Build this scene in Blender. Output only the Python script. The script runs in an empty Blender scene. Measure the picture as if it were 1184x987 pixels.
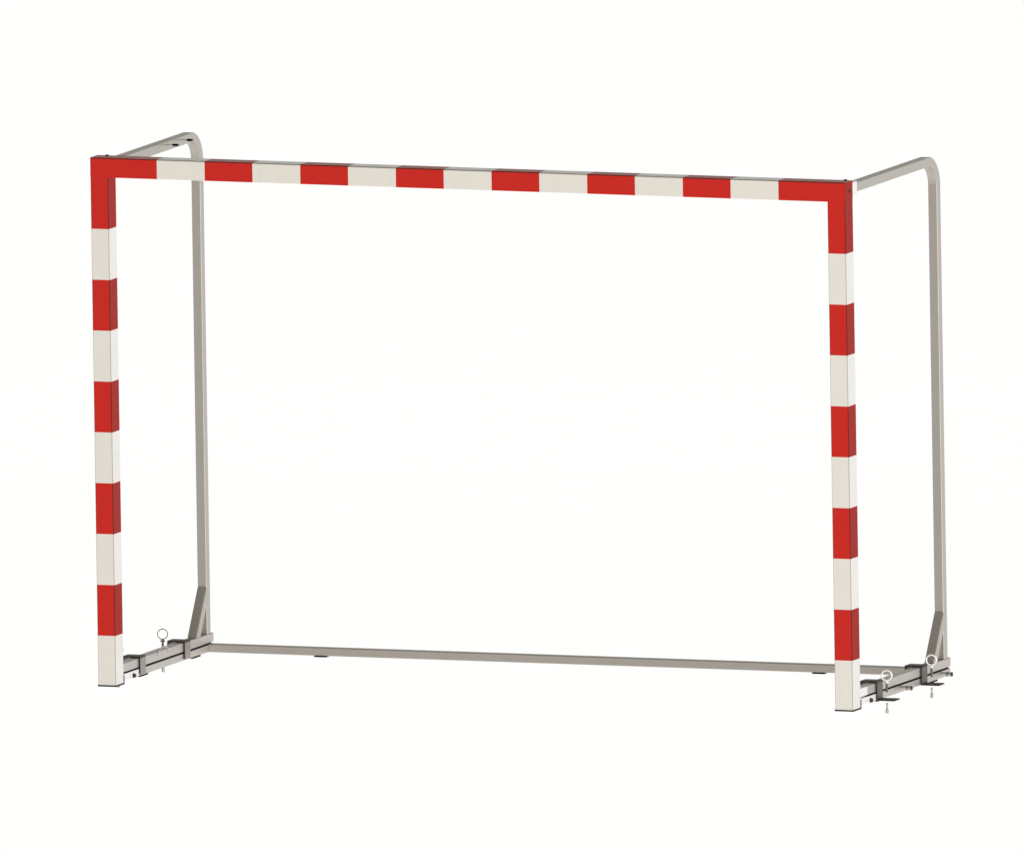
import bpy, bmesh, math
from mathutils import Vector, Matrix
C = bpy.context.scene.collection
HALF = 1.58                      # half of the outer width of the goal; world x = X - HALF

# ------------------------------------------------------------------ materials
def nt_mat(name):
    m = bpy.data.materials.new(name); m.use_nodes = True
    nt = m.node_tree; b = nt.nodes['Principled BSDF']
    return m, nt, b
def setin(b, **k):
    for key, v in k.items():
        b.inputs[key.replace('_', ' ')].default_value = v
def paint(name, col, rough, spec=0.5, metal=0.0, var=0.06, scale=(14, 14, 14), rvar=0.06, bump=0.0, coat=0.0):
    m, nt, b = nt_mat(name)
    tc = nt.nodes.new('ShaderNodeTexCoord'); mp = nt.nodes.new('ShaderNodeMapping')
    mp.inputs['Scale'].default_value = scale
    nz = nt.nodes.new('ShaderNodeTexNoise'); nz.inputs['Scale'].default_value = 1.0
    nz.inputs['Detail'].default_value = 5; nz.inputs['Roughness'].default_value = .6
    nt.links.new(tc.outputs['Object'], mp.inputs['Vector']); nt.links.new(mp.outputs['Vector'], nz.inputs['Vector'])
    mx = nt.nodes.new('ShaderNodeMix'); mx.data_type = 'RGBA'
    mx.inputs['A'].default_value = [c*(1-var) for c in col] + [1]
    mx.inputs['B'].default_value = [min(1, c*(1+var)) for c in col] + [1]
    nt.links.new(nz.outputs['Fac'], mx.inputs['Factor']); nt.links.new(mx.outputs['Result'], b.inputs['Base Color'])
    rr = nt.nodes.new('ShaderNodeMapRange')
    rr.inputs['To Min'].default_value = rough - rvar; rr.inputs['To Max'].default_value = rough + rvar
    nt.links.new(nz.outputs['Fac'], rr.inputs['Value']); nt.links.new(rr.outputs['Result'], b.inputs['Roughness'])
    setin(b, Metallic=metal, Specular_IOR_Level=spec, Coat_Weight=coat)
    if bump:
        bp = nt.nodes.new('ShaderNodeBump'); bp.inputs['Strength'].default_value = bump; bp.inputs['Distance'].default_value = .001
        nt.links.new(nz.outputs['Fac'], bp.inputs['Height']); nt.links.new(bp.outputs['Normal'], b.inputs['Normal'])
    return m
M = {}
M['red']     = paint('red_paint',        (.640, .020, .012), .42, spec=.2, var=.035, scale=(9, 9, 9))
M['red_s']   = paint('red_paint_side_shade',   (.380, .026, .020), .55, spec=.06, var=.05, scale=(9, 9, 9))  # darker copy of the red, shade of the side faces put into the colour
M['white_s'] = paint('white_paint_side_lit', (.860, .845, .830), .30, spec=.6, var=.02, scale=(25, 25, 5))  # less cream copy of the white, brighter side light put into the colour
M['red_t']   = paint('red_paint_top_sheen',  (.640, .235, .210), .50, spec=.4, var=.15, scale=(4, 30, 30))  # paler copy of the red, grazing sheen of the top put into the colour
M['white_b'] = paint('white_paint_dark_edge', (.330, .300, .250), .55, spec=.2, var=.12)
M['wire']    = paint('wire', (.62, .60, .54), .4, metal=.4, var=.1)
M['bolt']    = paint('rusty_bolt', (.060, .022, .010), .6, spec=.2, var=.3)
M['ring_d']  = paint('tarnished_ring',   (.20, .19, .18), .4, metal=.6, var=.2)
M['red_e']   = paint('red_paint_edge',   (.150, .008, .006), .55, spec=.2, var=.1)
M['white']   = paint('white_paint',      (.870, .838, .772), .30, spec=.6, var=.045, scale=(25, 25, 5))
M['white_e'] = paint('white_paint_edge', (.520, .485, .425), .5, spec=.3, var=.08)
M['block']   = paint('white_coated_block', (.93, .92, .93), .35, spec=.5, var=.02)
M['steel']   = paint('galvanised_tube',  (.505, .476, .433), .42, metal=.75, var=.07, scale=(30, 30, 30), rvar=.07, bump=.05)
M['rail']    = paint('galvanised_rail',  (.560, .525, .500), .42, metal=.75, var=.08, scale=(40, 12, 60), rvar=.07, bump=.05)
M['dark']    = paint('raw_steel_plate',  (.060, .050, .042), .50, metal=.6, var=.2, scale=(60, 60, 60))
M['rubber']  = paint('black_rubber',     (.008, .008, .008), .7, spec=.08, var=.2)
M['gap']     = paint('gap_shade_strip', (.008, .007, .006), .8, spec=.05, var=.2)
M['chrome']  = paint('polished_steel',   (.90, .88, .85), .25, metal=.35, var=.03)
M['shank']   = paint('threaded_steel',   (.24, .22, .205), .4, metal=.7, var=.15, scale=(20, 20, 300))
M['pin']     = paint('zinc_pin',         (.42, .41, .40), .4, metal=.6, var=.1)
M['brass']   = paint('olive_brass_bolt', (.055, .045, .010), .45, metal=.3, var=.3, scale=(150, 150, 150))

# ------------------------------------------------------------------ mesh helpers
def rrect(w, h, r, n=3):
    """rounded rectangle centred on 0, counter-clockwise; also tells which sides are corner faces"""
    pts, corner = [], []
    for cx, cy, a0 in ((w/2-r, h/2-r, 0), (-w/2+r, h/2-r, 90), (-w/2+r, -h/2+r, 180), (w/2-r, -h/2+r, 270)):
        for i in range(n+1):
            a = math.radians(a0 + 90*i/n)
            pts.append((cx + r*math.cos(a), cy + r*math.sin(a))); corner.append(i < n)
    return pts, corner
def place(axis, u, v, t):
    # axis z: (x,y)=(u,v); axis x: (y,z)=(u,v); axis y: (z,x)=(u,v)
    return {'z': (u, v, t), 'x': (t, u, v), 'y': (v, t, u)}[axis]
def prism(bm, axis, cu, cv, w, h, r, stops, mats=None, edge_mats=None, n=3, caps=True):
    pts, corner = rrect(w, h, r, n)
    rings = [[bm.verts.new(place(axis, cu+p[0], cv+p[1], t)) for p in pts] for t in stops]
    N = len(pts)
    for k in range(len(stops)-1):
        for i in range(N):
            f = bm.faces.new((rings[k][i], rings[k][(i+1) % N], rings[k+1][(i+1) % N], rings[k+1][i]))
            if mats: f.material_index = edge_mats[k] if (corner[i] and edge_mats) else mats[k]
    if caps:
        f = bm.faces.new(list(reversed(rings[0])));  f.material_index = mats[0] if mats else 0
        f = bm.faces.new(rings[-1]);                 f.material_index = mats[-1] if mats else 0
def box(bm, x0, x1, y0, y1, z0, z1, r=.0015):
    prism(bm, 'z', (x0+x1)/2, (y0+y1)/2, x1-x0, y1-y0, r, (z0, z1), n=1)
def rbox(bm, x0, x1, y0, y1, z0, z1, bev=.001):
    t = bmesh.new(); prism(t, 'z', (x0+x1)/2, (y0+y1)/2, x1-x0, y1-y0, bev, (z0, z1), n=2)
    bmesh.ops.bevel(t, geom=[e for e in t.edges if abs(e.verts[0].co.z-e.verts[1].co.z) < 1e-6], offset=bev, segments=2, affect='EDGES')
    me = bpy.data.meshes.new('tmp'); t.to_mesh(me); t.free(); bm.from_mesh(me); bpy.data.meshes.remove(me)
def lathe(bm, axis, c, prof, n=24):
    """prof: (t along axis, radius); closed at both ends"""
    rings = []
    for t, r in prof:
        rings.append([bm.verts.new(Vector(c) + Vector(place(axis, r*math.cos(2*math.pi*i/n), r*math.sin(2*math.pi*i/n), t))) for i in range(n)])
    for a, b in zip(rings, rings[1:]):
        for i in range(n): bm.faces.new((a[i], a[(i+1) % n], b[(i+1) % n], b[i]))
    bm.faces.new(list(reversed(rings[0]))); bm.faces.new(rings[-1])
def sweep_yz(bm, xc, path, w, h, r, n=3):
    """rounded square tube swept along points (y, z) with tangents"""
    pts, _ = rrect(w, h, r, n); rings = []
    for (y, z, ty, tz) in path:
        L = math.hypot(ty, tz); ty /= L; tz /= L
        rings.append([bm.verts.new((xc+p[0], y - tz*p[1], z + ty*p[1])) for p in pts])
    N = len(pts)
    for a, b in zip(rings, rings[1:]):
        for i in range(N): bm.faces.new((a[i], a[(i+1) % N], b[(i+1) % N], b[i]))
    bm.faces.new(list(reversed(rings[0]))); bm.faces.new(rings[-1])
def torus(bm, c, nrm, R, r, n=48, m=14):
    nrm = Vector(nrm).normalized(); up = Vector((0, 0, 1)); s = nrm.cross(up).normalized(); up = s.cross(nrm)
    rings = []
    for i in range(n):
        a = 2*math.pi*i/n; d = s*math.cos(a) + up*math.sin(a)
        rings.append([bm.verts.new(Vector(c) + d*(R + r*math.cos(2*math.pi*j/m)) + nrm*(r*math.sin(2*math.pi*j/m))) for j in range(m)])
    for i in range(n):
        a, b = rings[i], rings[(i+1) % n]
        for j in range(m): bm.faces.new((a[j], a[(j+1) % m], b[(j+1) % m], b[j]))
def wloc(o):
    v = Vector(o.location)
    while o.parent: o = o.parent; v += o.location
    return v
def obj(name, bm, mats, parent=None, sharp=35, shift=True):
    bmesh.ops.recalc_face_normals(bm, faces=bm.faces)
    if shift:
        for v in bm.verts: v.co.x -= HALF
    lo = Vector([min(v.co[i] for v in bm.verts) for i in range(3)]); hi = Vector([max(v.co[i] for v in bm.verts) for i in range(3)])
    c = Vector(((lo.x+hi.x)/2, (lo.y+hi.y)/2, lo.z))
    for v in bm.verts: v.co -= c
    me = bpy.data.meshes.new(name); bm.to_mesh(me); bm.free()
    for m in (mats if isinstance(mats, list) else [mats]): me.materials.append(m)
    for p in me.polygons: p.use_smooth = True
    me.set_sharp_from_angle(angle=math.radians(sharp))
    o = bpy.data.objects.new(name, me); C.objects.link(o)
    wn = o.modifiers.new('face_weighted_normals', 'WEIGHTED_NORMAL'); wn.keep_sharp = True; wn.weight = 100
    if parent: o.parent = parent; o.location = c - wloc(parent)
    else: o.location = c
    return o
def empty(name, label, cat, loc, group=None):
    o = bpy.data.objects.new(name, None); C.objects.link(o); o.location = loc; o.empty_display_size = .1
    o['label'] = label; o['category'] = cat
    if group: o['group'] = group
    return o

# ------------------------------------------------------------------ the goal
goal = empty('handball_goal', 'handball goal with red and white banded posts and crossbar on grey tube supports', 'goal', (0, .55, 0))
PW, PD = .0745, .0840            # width and depth of the banded profile
ZB = 2.08 - .0775                # underside of the crossbar
XL, XR = PW/2, 3.16 - PW/2       # centre lines of both side frames
YC = PD/2
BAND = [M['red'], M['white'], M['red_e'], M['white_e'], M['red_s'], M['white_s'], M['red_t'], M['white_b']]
def shade_faces(bm):              # side and red top faces get coats with their shading in the colour
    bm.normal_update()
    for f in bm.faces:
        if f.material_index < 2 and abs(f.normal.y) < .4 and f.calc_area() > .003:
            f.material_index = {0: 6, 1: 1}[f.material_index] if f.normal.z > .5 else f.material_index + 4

# crossbar: one striped length
bm = bmesh.new()
stops = [.0003, .279] + [.279 + .2002*i for i in range(1, 14)] + [3.1597]
mats = [i % 2 for i in range(len(stops)-1)]
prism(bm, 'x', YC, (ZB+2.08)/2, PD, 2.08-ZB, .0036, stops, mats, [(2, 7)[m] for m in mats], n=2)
for f in bm.faces:               # only the two upper edges keep the dark line
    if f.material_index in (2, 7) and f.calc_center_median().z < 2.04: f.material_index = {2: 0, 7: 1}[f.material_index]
bmesh.ops.recalc_face_normals(bm, faces=bm.faces)
shade_faces(bm)
crossbar = obj('crossbar', bm, BAND, goal)
for x, y in ((.045, .068), (3.135, .072)):
    bm = bmesh.new(); lathe(bm, 'z', (x, y, 0), [(2.0798, .0075), (2.0825, .0075), (2.0845, .0045)], 16); obj('screw_head', bm, M['dark'], crossbar)
bm = bmesh.new(); lathe(bm, 'x', (0, .050, 2.042), [(3.1598, .0085), (3.1615, .0085), (3.1615, .005), (3.1607, .0045)], 20); obj('end_bolt', bm, M['bolt'], crossbar)

# posts
for xc in (XL, XR):
    bm = bmesh.new()
    st = [.0055] + [.2*i for i in range(1, 10)] + [ZB, 2.0762]     # laps the end of the crossbar like a sleeve
    mt = [(i+1) % 2 for i in range(len(st)-2)] + [0]
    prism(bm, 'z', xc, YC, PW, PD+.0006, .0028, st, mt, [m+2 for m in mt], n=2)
    inner = 1 if xc < 1 else -1
    for f in bm.faces:
        c = f.calc_center_median()
        if c.z > ZB+.005 and c.y < .01 and (c.x-xc)*inner > 0: f.material_index = 0
    bmesh.ops.recalc_face_normals(bm, faces=bm.faces); shade_faces(bm)
    post = obj('post', bm, BAND, goal)
    bm = bmesh.new()
    box(bm, xc-PW/2-.002, xc+PW/2+.002, -.002, PD+.005, 0, .0054)
    box(bm, xc-PW/2-.002, xc+PW/2+.002, PD+.001, PD+.005, .0056, .036)
    obj('base_cap', bm, M['rubber'], post)

TW = .0382
def side(xc, right):
    # bent tube: arm from the post top, bend, upright down to the rail
    ztop, yb = 2.0605, 1.078
    zc, yc_ = ztop - TW/2, yb - TW/2
    R = .104
    path = [(.170 if right else .086, zc, 1, 0)]
    for i in range(17):
        a = math.pi/2 * i/16
        path.append((yc_ - R + R*math.sin(a), zc - R + R*math.cos(a), math.cos(a), -math.sin(a)))
    path.append((yc_, .0765, 0, -1))
    bm = bmesh.new(); sweep_yz(bm, xc, path, TW, TW, .0035, 4)
    frame = obj('support_tube', bm, M['steel'], goal)
    if right:
        bm = bmesh.new(); rbox(bm, xc-.022, xc+.0225, .0845, .170, 2.013, 2.066); obj('arm_connector', bm, M['block'], frame)
    # diagonal brace, cut flush on the rail and the upright
    bm = bmesh.new()
    y0, z0, y1, z1 = .919, .0765, 1.0396, .2645
    dz = .079
    poly = [(y0, z0), (y1, z1), (y1, z1-dz), (y1 - (z1-dz-z0)*(y1-y0)/(z1-z0), z0)]
    v0 = [bm.verts.new((xc-TW/2+.0004, y, z)) for y, z in poly]; v1 = [bm.verts.new((xc+TW/2-.0004, y, z)) for y, z in poly]
    bm.faces.new(v0); bm.faces.new(list(reversed(v1)))
    for i in range(4): bm.faces.new((v0[i], v0[(i+1) % 4], v1[(i+1) % 4], v1[i]))
    bmesh.ops.bevel(bm, geom=[e for e in bm.edges if abs(e.verts[0].co.x-e.verts[1].co.x) < 1e-6 and abs(e.verts[0].co.z-e.verts[1].co.z) > .02 and abs(e.verts[0].co.y-e.verts[1].co.y) > .01], offset=.003, segments=3, affect='EDGES')
    obj('brace', bm, M['steel'], frame)
    # weld beads at the foot of the brace and the upright
    # upper rail
    bm = bmesh.new(); prism(bm, 'y', (.0396+.0755)/2, xc, .0755-.0396, TW, .003, (.207 if right else .088, 1.106)); 
    up = obj('side_rail', bm, M['rail'], goal)
    if right:
        bm = bmesh.new(); prism(bm, 'y', (.0396+.0755)/2-.001, xc, .0755-.0396-.002, TW-.0015, .002, (.0895, .207)); obj('rail_connector', bm, M['block'], up)
    # dark strip added for the shade in the gap between the two rails
    bm = bmesh.new(); box(bm, xc-TW/2+.001, xc+TW/2-.0004, .21 if right else .095, 1.085, .0338, .0394); obj('gap_strip', bm, M['gap'], up)
    # lower rail
    bm = bmesh.new(); prism(bm, 'y', (.005+.0335)/2, xc, .0285, TW, .003, (.300, 1.103)); low = obj('ground_rail', bm, M['rail'], goal)
    bm = bmesh.new(); prism(bm, 'y', (.0055+.0335)/2, xc, .028, TW-.001, .002, (.0895, .2995)); con = obj('rail_connector', bm, M['block'], low)
    x1 = xc + TW/2
    bm = bmesh.new(); lathe(bm, 'x', (x1, .238, .0145), [(-.002, .0105), (.0015, .0105), (.0015, .0085), (.008, .0085), (.0095, .0065)], 6); obj('lock_bolt', bm, M['brass'], low)
    for y in (.311, .880):
        bm = bmesh.new(); rbox(bm, xc-TW/2+.001, xc+TW/2+.001, y, y+.085, 0, .0048, .0008); obj('foot_pad', bm, M['rubber'], low)
    # clamp brackets
    xi, xo = (xc+TW/2+.001, -.006) if not right else (3.0815, xc+TW/2+.001)   # inner faces of the strap pair
    xa, xb = min(xi, xo), max(xi, xo)
    t = .006
    for y in (.295, .779):
        bm = bmesh.new(); rbox(bm, xa-t, xb+t, y, y+.060, .0757, .0820, .0012)
        br = obj('clamp_bracket', bm, M['dark'], goal)
        for xs in (xa-t, xb):
            bm = bmesh.new(); rbox(bm, xs, xs+t, y+.0005, y+.0595, .011, .0755, .0008)
            bmesh.ops.recalc_face_normals(bm, faces=bm.faces); bm.normal_update()
            for f in bm.faces: f.material_index = 1 if abs(f.normal.y) > .6 else 0
            obj('strap', bm, [M['strap_l'] if not right else M['strap_r'], M['dark']], br)
        bm = bmesh.new()
        if right: fx0, fx1 = xb, xb+.077
        else:     fx0, fx1 = xa-.077, xa
        rbox(bm, fx0, fx1, y, y+.060, .0055, .0108, .0012); obj('flange', bm, M['dark'], br)
    # set screws standing out of the lower rail on the outer side
    if right:
        for y in (.561, .998):
            bm = bmesh.new(); lathe(bm, 'x', (x1, y, .0235), [(-.001, .0078), (.0272, .0078)], 20); n0 = len(bm.faces)
            lathe(bm, 'x', (x1, y, .0235), [(.0273, .0092), (.0302, .0092), (.0303, .0080), (.0455, .0080), (.0456, .0092), (.0490, .0088)], 20)
            bm.faces.ensure_lookup_table()
            for f in bm.faces[n0:]: f.material_index = 1 if not (.031 < f.calc_center_median().x - x1 < .045) else 2
            obj('set_screw', bm, [M['rail'], M['dark'], M['pin']], low)
    else:
        for y in (.678, .833):     # net pegs on the inner face of the arm
            bm = bmesh.new(); lathe(bm, 'x', (x1, y, 2.0475), [(-.001, .0026), (.0265, .0026)], 12); n0 = len(bm.faces)
            lathe(bm, 'x', (x1, y, 2.0475), [(.0262, .0030), (.029, .0048), (.044, .0050), (.053, .0022)], 14)
            bm.faces.ensure_lookup_table()
            for f in bm.faces[n0:]: f.material_index = 1
            obj('net_peg', bm, [M['rail'], M['rubber']], frame)
        # thin bent wire hoop arching over the inner edge of the rail
        pts = [(x1+.0015, .556 - .060*math.cos(math.pi*i/16), .062 + .0265*math.sin(math.pi*i/16)) for i in range(17)]
        bm = bmesh.new(); rings = []
        for i, p in enumerate(pts):
            d = (Vector(pts[min(i+1, 16)]) - Vector(pts[max(i-1, 0)])).normalized(); q = d.orthogonal().normalized() if i == 0 else (q - d*q.dot(d)).normalized(); k = d.cross(q)
            rings.append([bm.verts.new(Vector(p) + (q*math.cos(j*math.pi/3) + k*math.sin(j*math.pi/3))*.0021) for j in range(6)])
        for r0, r1 in zip(rings, rings[1:]):
            for j in range(6): bm.faces.new((r0[j], r0[(j+1) % 6], r1[(j+1) % 6], r1[j]))
        bm.faces.new(list(reversed(rings[0]))); bm.faces.new(rings[-1])
        obj('wire_loop', bm, M['wire'], up)
M['strap_l'] = paint('bracket_strap_zinc', (.35, .315, .31), .45, metal=.7, var=.1, scale=(60, 60, 60))
M['strap_r'] = paint('bracket_strap_raw', (.165, .15, .135), .48, metal=.65, var=.15, scale=(60, 60, 60))
side(XL, False); side(XR, True)

# rear ground bar
bm = bmesh.new(); prism(bm, 'x', 1.068, (.005+.037)/2, .036, .032, .003, (XL+TW/2+.0005, XR-TW/2-.0005))
bar = obj('rear_bar', bm, M['steel'], goal)
for x in (.498, 2.583):
    bm = bmesh.new(); rbox(bm, x, x+.052, 1.048, 1.086, 0, .0048, .0008); obj('foot_pad', bm, M['rubber'], bar)

# ------------------------------------------------------------------ loose eye bolts and anchor pins
FACE = (.36, -.93, 0)
def make_eye_bolt(loc, label):
    e = empty('eye_bolt', label, 'eye bolt', loc, 'eye bolts raised above the bracket flanges')
    x, y, z = loc; x += HALF
    bm = bmesh.new(); torus(bm, (x, y, z+.0665), FACE, .0198, .0037); obj('ring', bm, M['chrome'], e)
    bm = bmesh.new(); lathe(bm, 'z', (x, y, z), [(.0365, .0088), (.0373, .0093), (.0412, .0093), (.0420, .0055), (.0440, .0048), (.0465, .0048)], 24); obj('collar', bm, M['chrome'], e)
    prof = [(0, .0038), (.0015, .0046)]
    for i in range(11): prof += [(.002+.003*i, .0048), (.0035+.003*i, .0042)]
    prof += [(.0364, .0048)]
    bm = bmesh.new(); lathe(bm, 'z', (x, y, z), prof, 16); obj('shank', bm, M['shank'], e)
    return e
def make_pin(loc, label):
    bm = bmesh.new(); x, y, z = loc; x += HALF
    lathe(bm, 'z', (x, y, z), [(0, .0030), (.0012, .0050), (.0030, .0058), (.0140, .0058), (.0165, .0050), (.0215, .0030), (.0300, .0030), (.0325, .0042), (.0400, .0042), (.0410, .0034)], 16)
    o = obj('anchor_pin', bm, M['pin']); o['label'] = label; o['category'] = 'anchor pin'; o['group'] = 'anchor pins below the bracket flanges'
    return o
def dup(o, loc, label):
    c = o.copy(); C.objects.link(c); c.location = loc; c['label'] = label
    for ch in o.children:
        d = ch.copy(); C.objects.link(d); d.parent = c
    return c
SPOTS = [(3.1785-HALF, .3205, 'front', 'right'), (3.1785-HALF, .805, 'rear', 'right'), (-.040-HALF, .805, 'rear', 'left'), (-.040-HALF, .3205, 'front', 'left')]
EYE = {('front', 'right'): 'steel eye bolt with bright ring above the flange just behind the right post foot',
       ('rear', 'right'): 'steel eye bolt whose bright ring overlaps the diagonal brace on the right side',
       ('rear', 'left'): 'steel eye bolt with its ring rising alone above the left side rail',
       ('front', 'left'): 'steel eye bolt almost hidden behind the foot of the left post'}
PIN = {('front', 'right'): 'short zinc anchor pin hanging under the front right flange, lowest thing on the right',
       ('rear', 'right'): 'short zinc anchor pin hanging under the rear right flange below the brace',
       ('rear', 'left'): 'short zinc anchor pin showing under the middle of the left ground rail',
       ('front', 'left'): 'short zinc anchor pin whose tip peeks out under the left post foot'}
e0 = p0 = None
for x, y, a, b in SPOTS:
    el, pl = (x, y, .0372), (x, y, -.046)
    if e0 is None: e0 = make_eye_bolt(el, EYE[a, b]); p0 = make_pin(pl, PIN[a, b])
    else:
        e = dup(e0, el, EYE[a, b]); dup(p0, pl, PIN[a, b])
        if b == 'left':          # the left ones are duller and of thinner wire
            for ch in list(e.children):
                if ch.name.startswith('ring') or ch.name.startswith('collar'):
                    ch.data = ch.data.copy(); ch.data.materials[0] = M['ring_d']
                if ch.name.startswith('ring'):
                    c0 = sum((v.co for v in ch.data.vertices), Vector())/len(ch.data.vertices); nn = Vector(FACE).normalized()
                    for v in ch.data.vertices:
                        d = v.co - c0; ax = nn*d.dot(nn); rad = d - ax; core = rad.normalized()*.0198
                        v.co = c0 + core + (rad - core)*.48 + ax*.48

# ------------------------------------------------------------------ studio surroundings: plain white, darker overhead and behind the camera
w = bpy.data.worlds.new('World'); bpy.context.scene.world = w; w.use_nodes = True
nt = w.node_tree; bg = nt.nodes['Background']
tc = nt.nodes.new('ShaderNodeTexCoord'); sp = nt.nodes.new('ShaderNodeSeparateXYZ'); nt.links.new(tc.outputs['Generated'], sp.inputs[0])
def smooth(sock, a, b):
    n = nt.nodes.new('ShaderNodeMapRange'); n.interpolation_type = 'SMOOTHSTEP'
    n.inputs['From Min'].default_value = a; n.inputs['From Max'].default_value = b
    nt.links.new(sock, n.inputs['Value']); return n.outputs['Result']
def mixc(fac, a, b):
    n = nt.nodes.new('ShaderNodeMix'); n.data_type = 'RGBA'; nt.links.new(fac, n.inputs['Factor'])
    for s, v in (('A', a), ('B', b)):
        if isinstance(v, tuple): n.inputs[s].default_value = v + (1,)
        else: nt.links.new(v, n.inputs[s])
    return n.outputs['Result']
WHITE = (1.0, 1.0, .985); FRONT = (.62, .60, .57); UP = (.22, .21, .19)
side_c = mixc(smooth(sp.outputs['Y'], -.35, .30), FRONT, WHITE)
down_c = mixc(smooth(sp.outputs['Z'], -.15, -.6), side_c, WHITE)
col = mixc(smooth(sp.outputs['Z'], .05, .55), down_c, UP)
nt.links.new(col, bg.inputs['Color']); bg.inputs['Strength'].default_value = 1.0

def area(name, loc, target, size, power, col=(1, 1, 1)):
    l = bpy.data.lights.new(name, 'AREA'); l.shape = 'RECTANGLE'; l.size, l.size_y = size; l.energy = power; l.color = col
    o = bpy.data.objects.new(name, l); C.objects.link(o); o.location = loc
    o.rotation_euler = (Vector(target)-Vector(loc)).to_track_quat('-Z', 'Y').to_euler()
    return o
area('softbox', (32, -30, 0), (0, 0, 1.0), (22, 14), 8300, (1, .97, .93))

# ------------------------------------------------------------------ camera (long view: parallel projection)
r = Vector((.9328, .3604, -.0155)).normalized(); u = Vector((-.0313, .1238, .9919))
u = (u - r*u.dot(r)).normalized(); b = r.cross(u)
S = 296.1
P0 = Vector((-HALF, 0, 2.08)); px0, py0 = 104.05, 182.2
ctr = P0 + r*((592-px0)/S) - u*((493.5-py0)/S)
cam = bpy.data.cameras.new('camera'); cam.type = 'ORTHO'; cam.ortho_scale = 1184/S
cam.clip_start = .1; cam.clip_end = 200
co = bpy.data.objects.new('camera', cam); C.objects.link(co)
co.matrix_world = Matrix(((r.x, u.x, b.x, 0), (r.y, u.y, b.y, 0), (r.z, u.z, b.z, 0), (0, 0, 0, 1)))
co.location = ctr + b*14
sc = bpy.context.scene; sc.camera = co
sc.render.engine = 'CYCLES'; sc.render.resolution_x, sc.render.resolution_y = 1024, 853
sc.view_settings.view_transform = 'Standard'; sc.view_settings.look = 'None'; sc.view_settings.exposure = 0
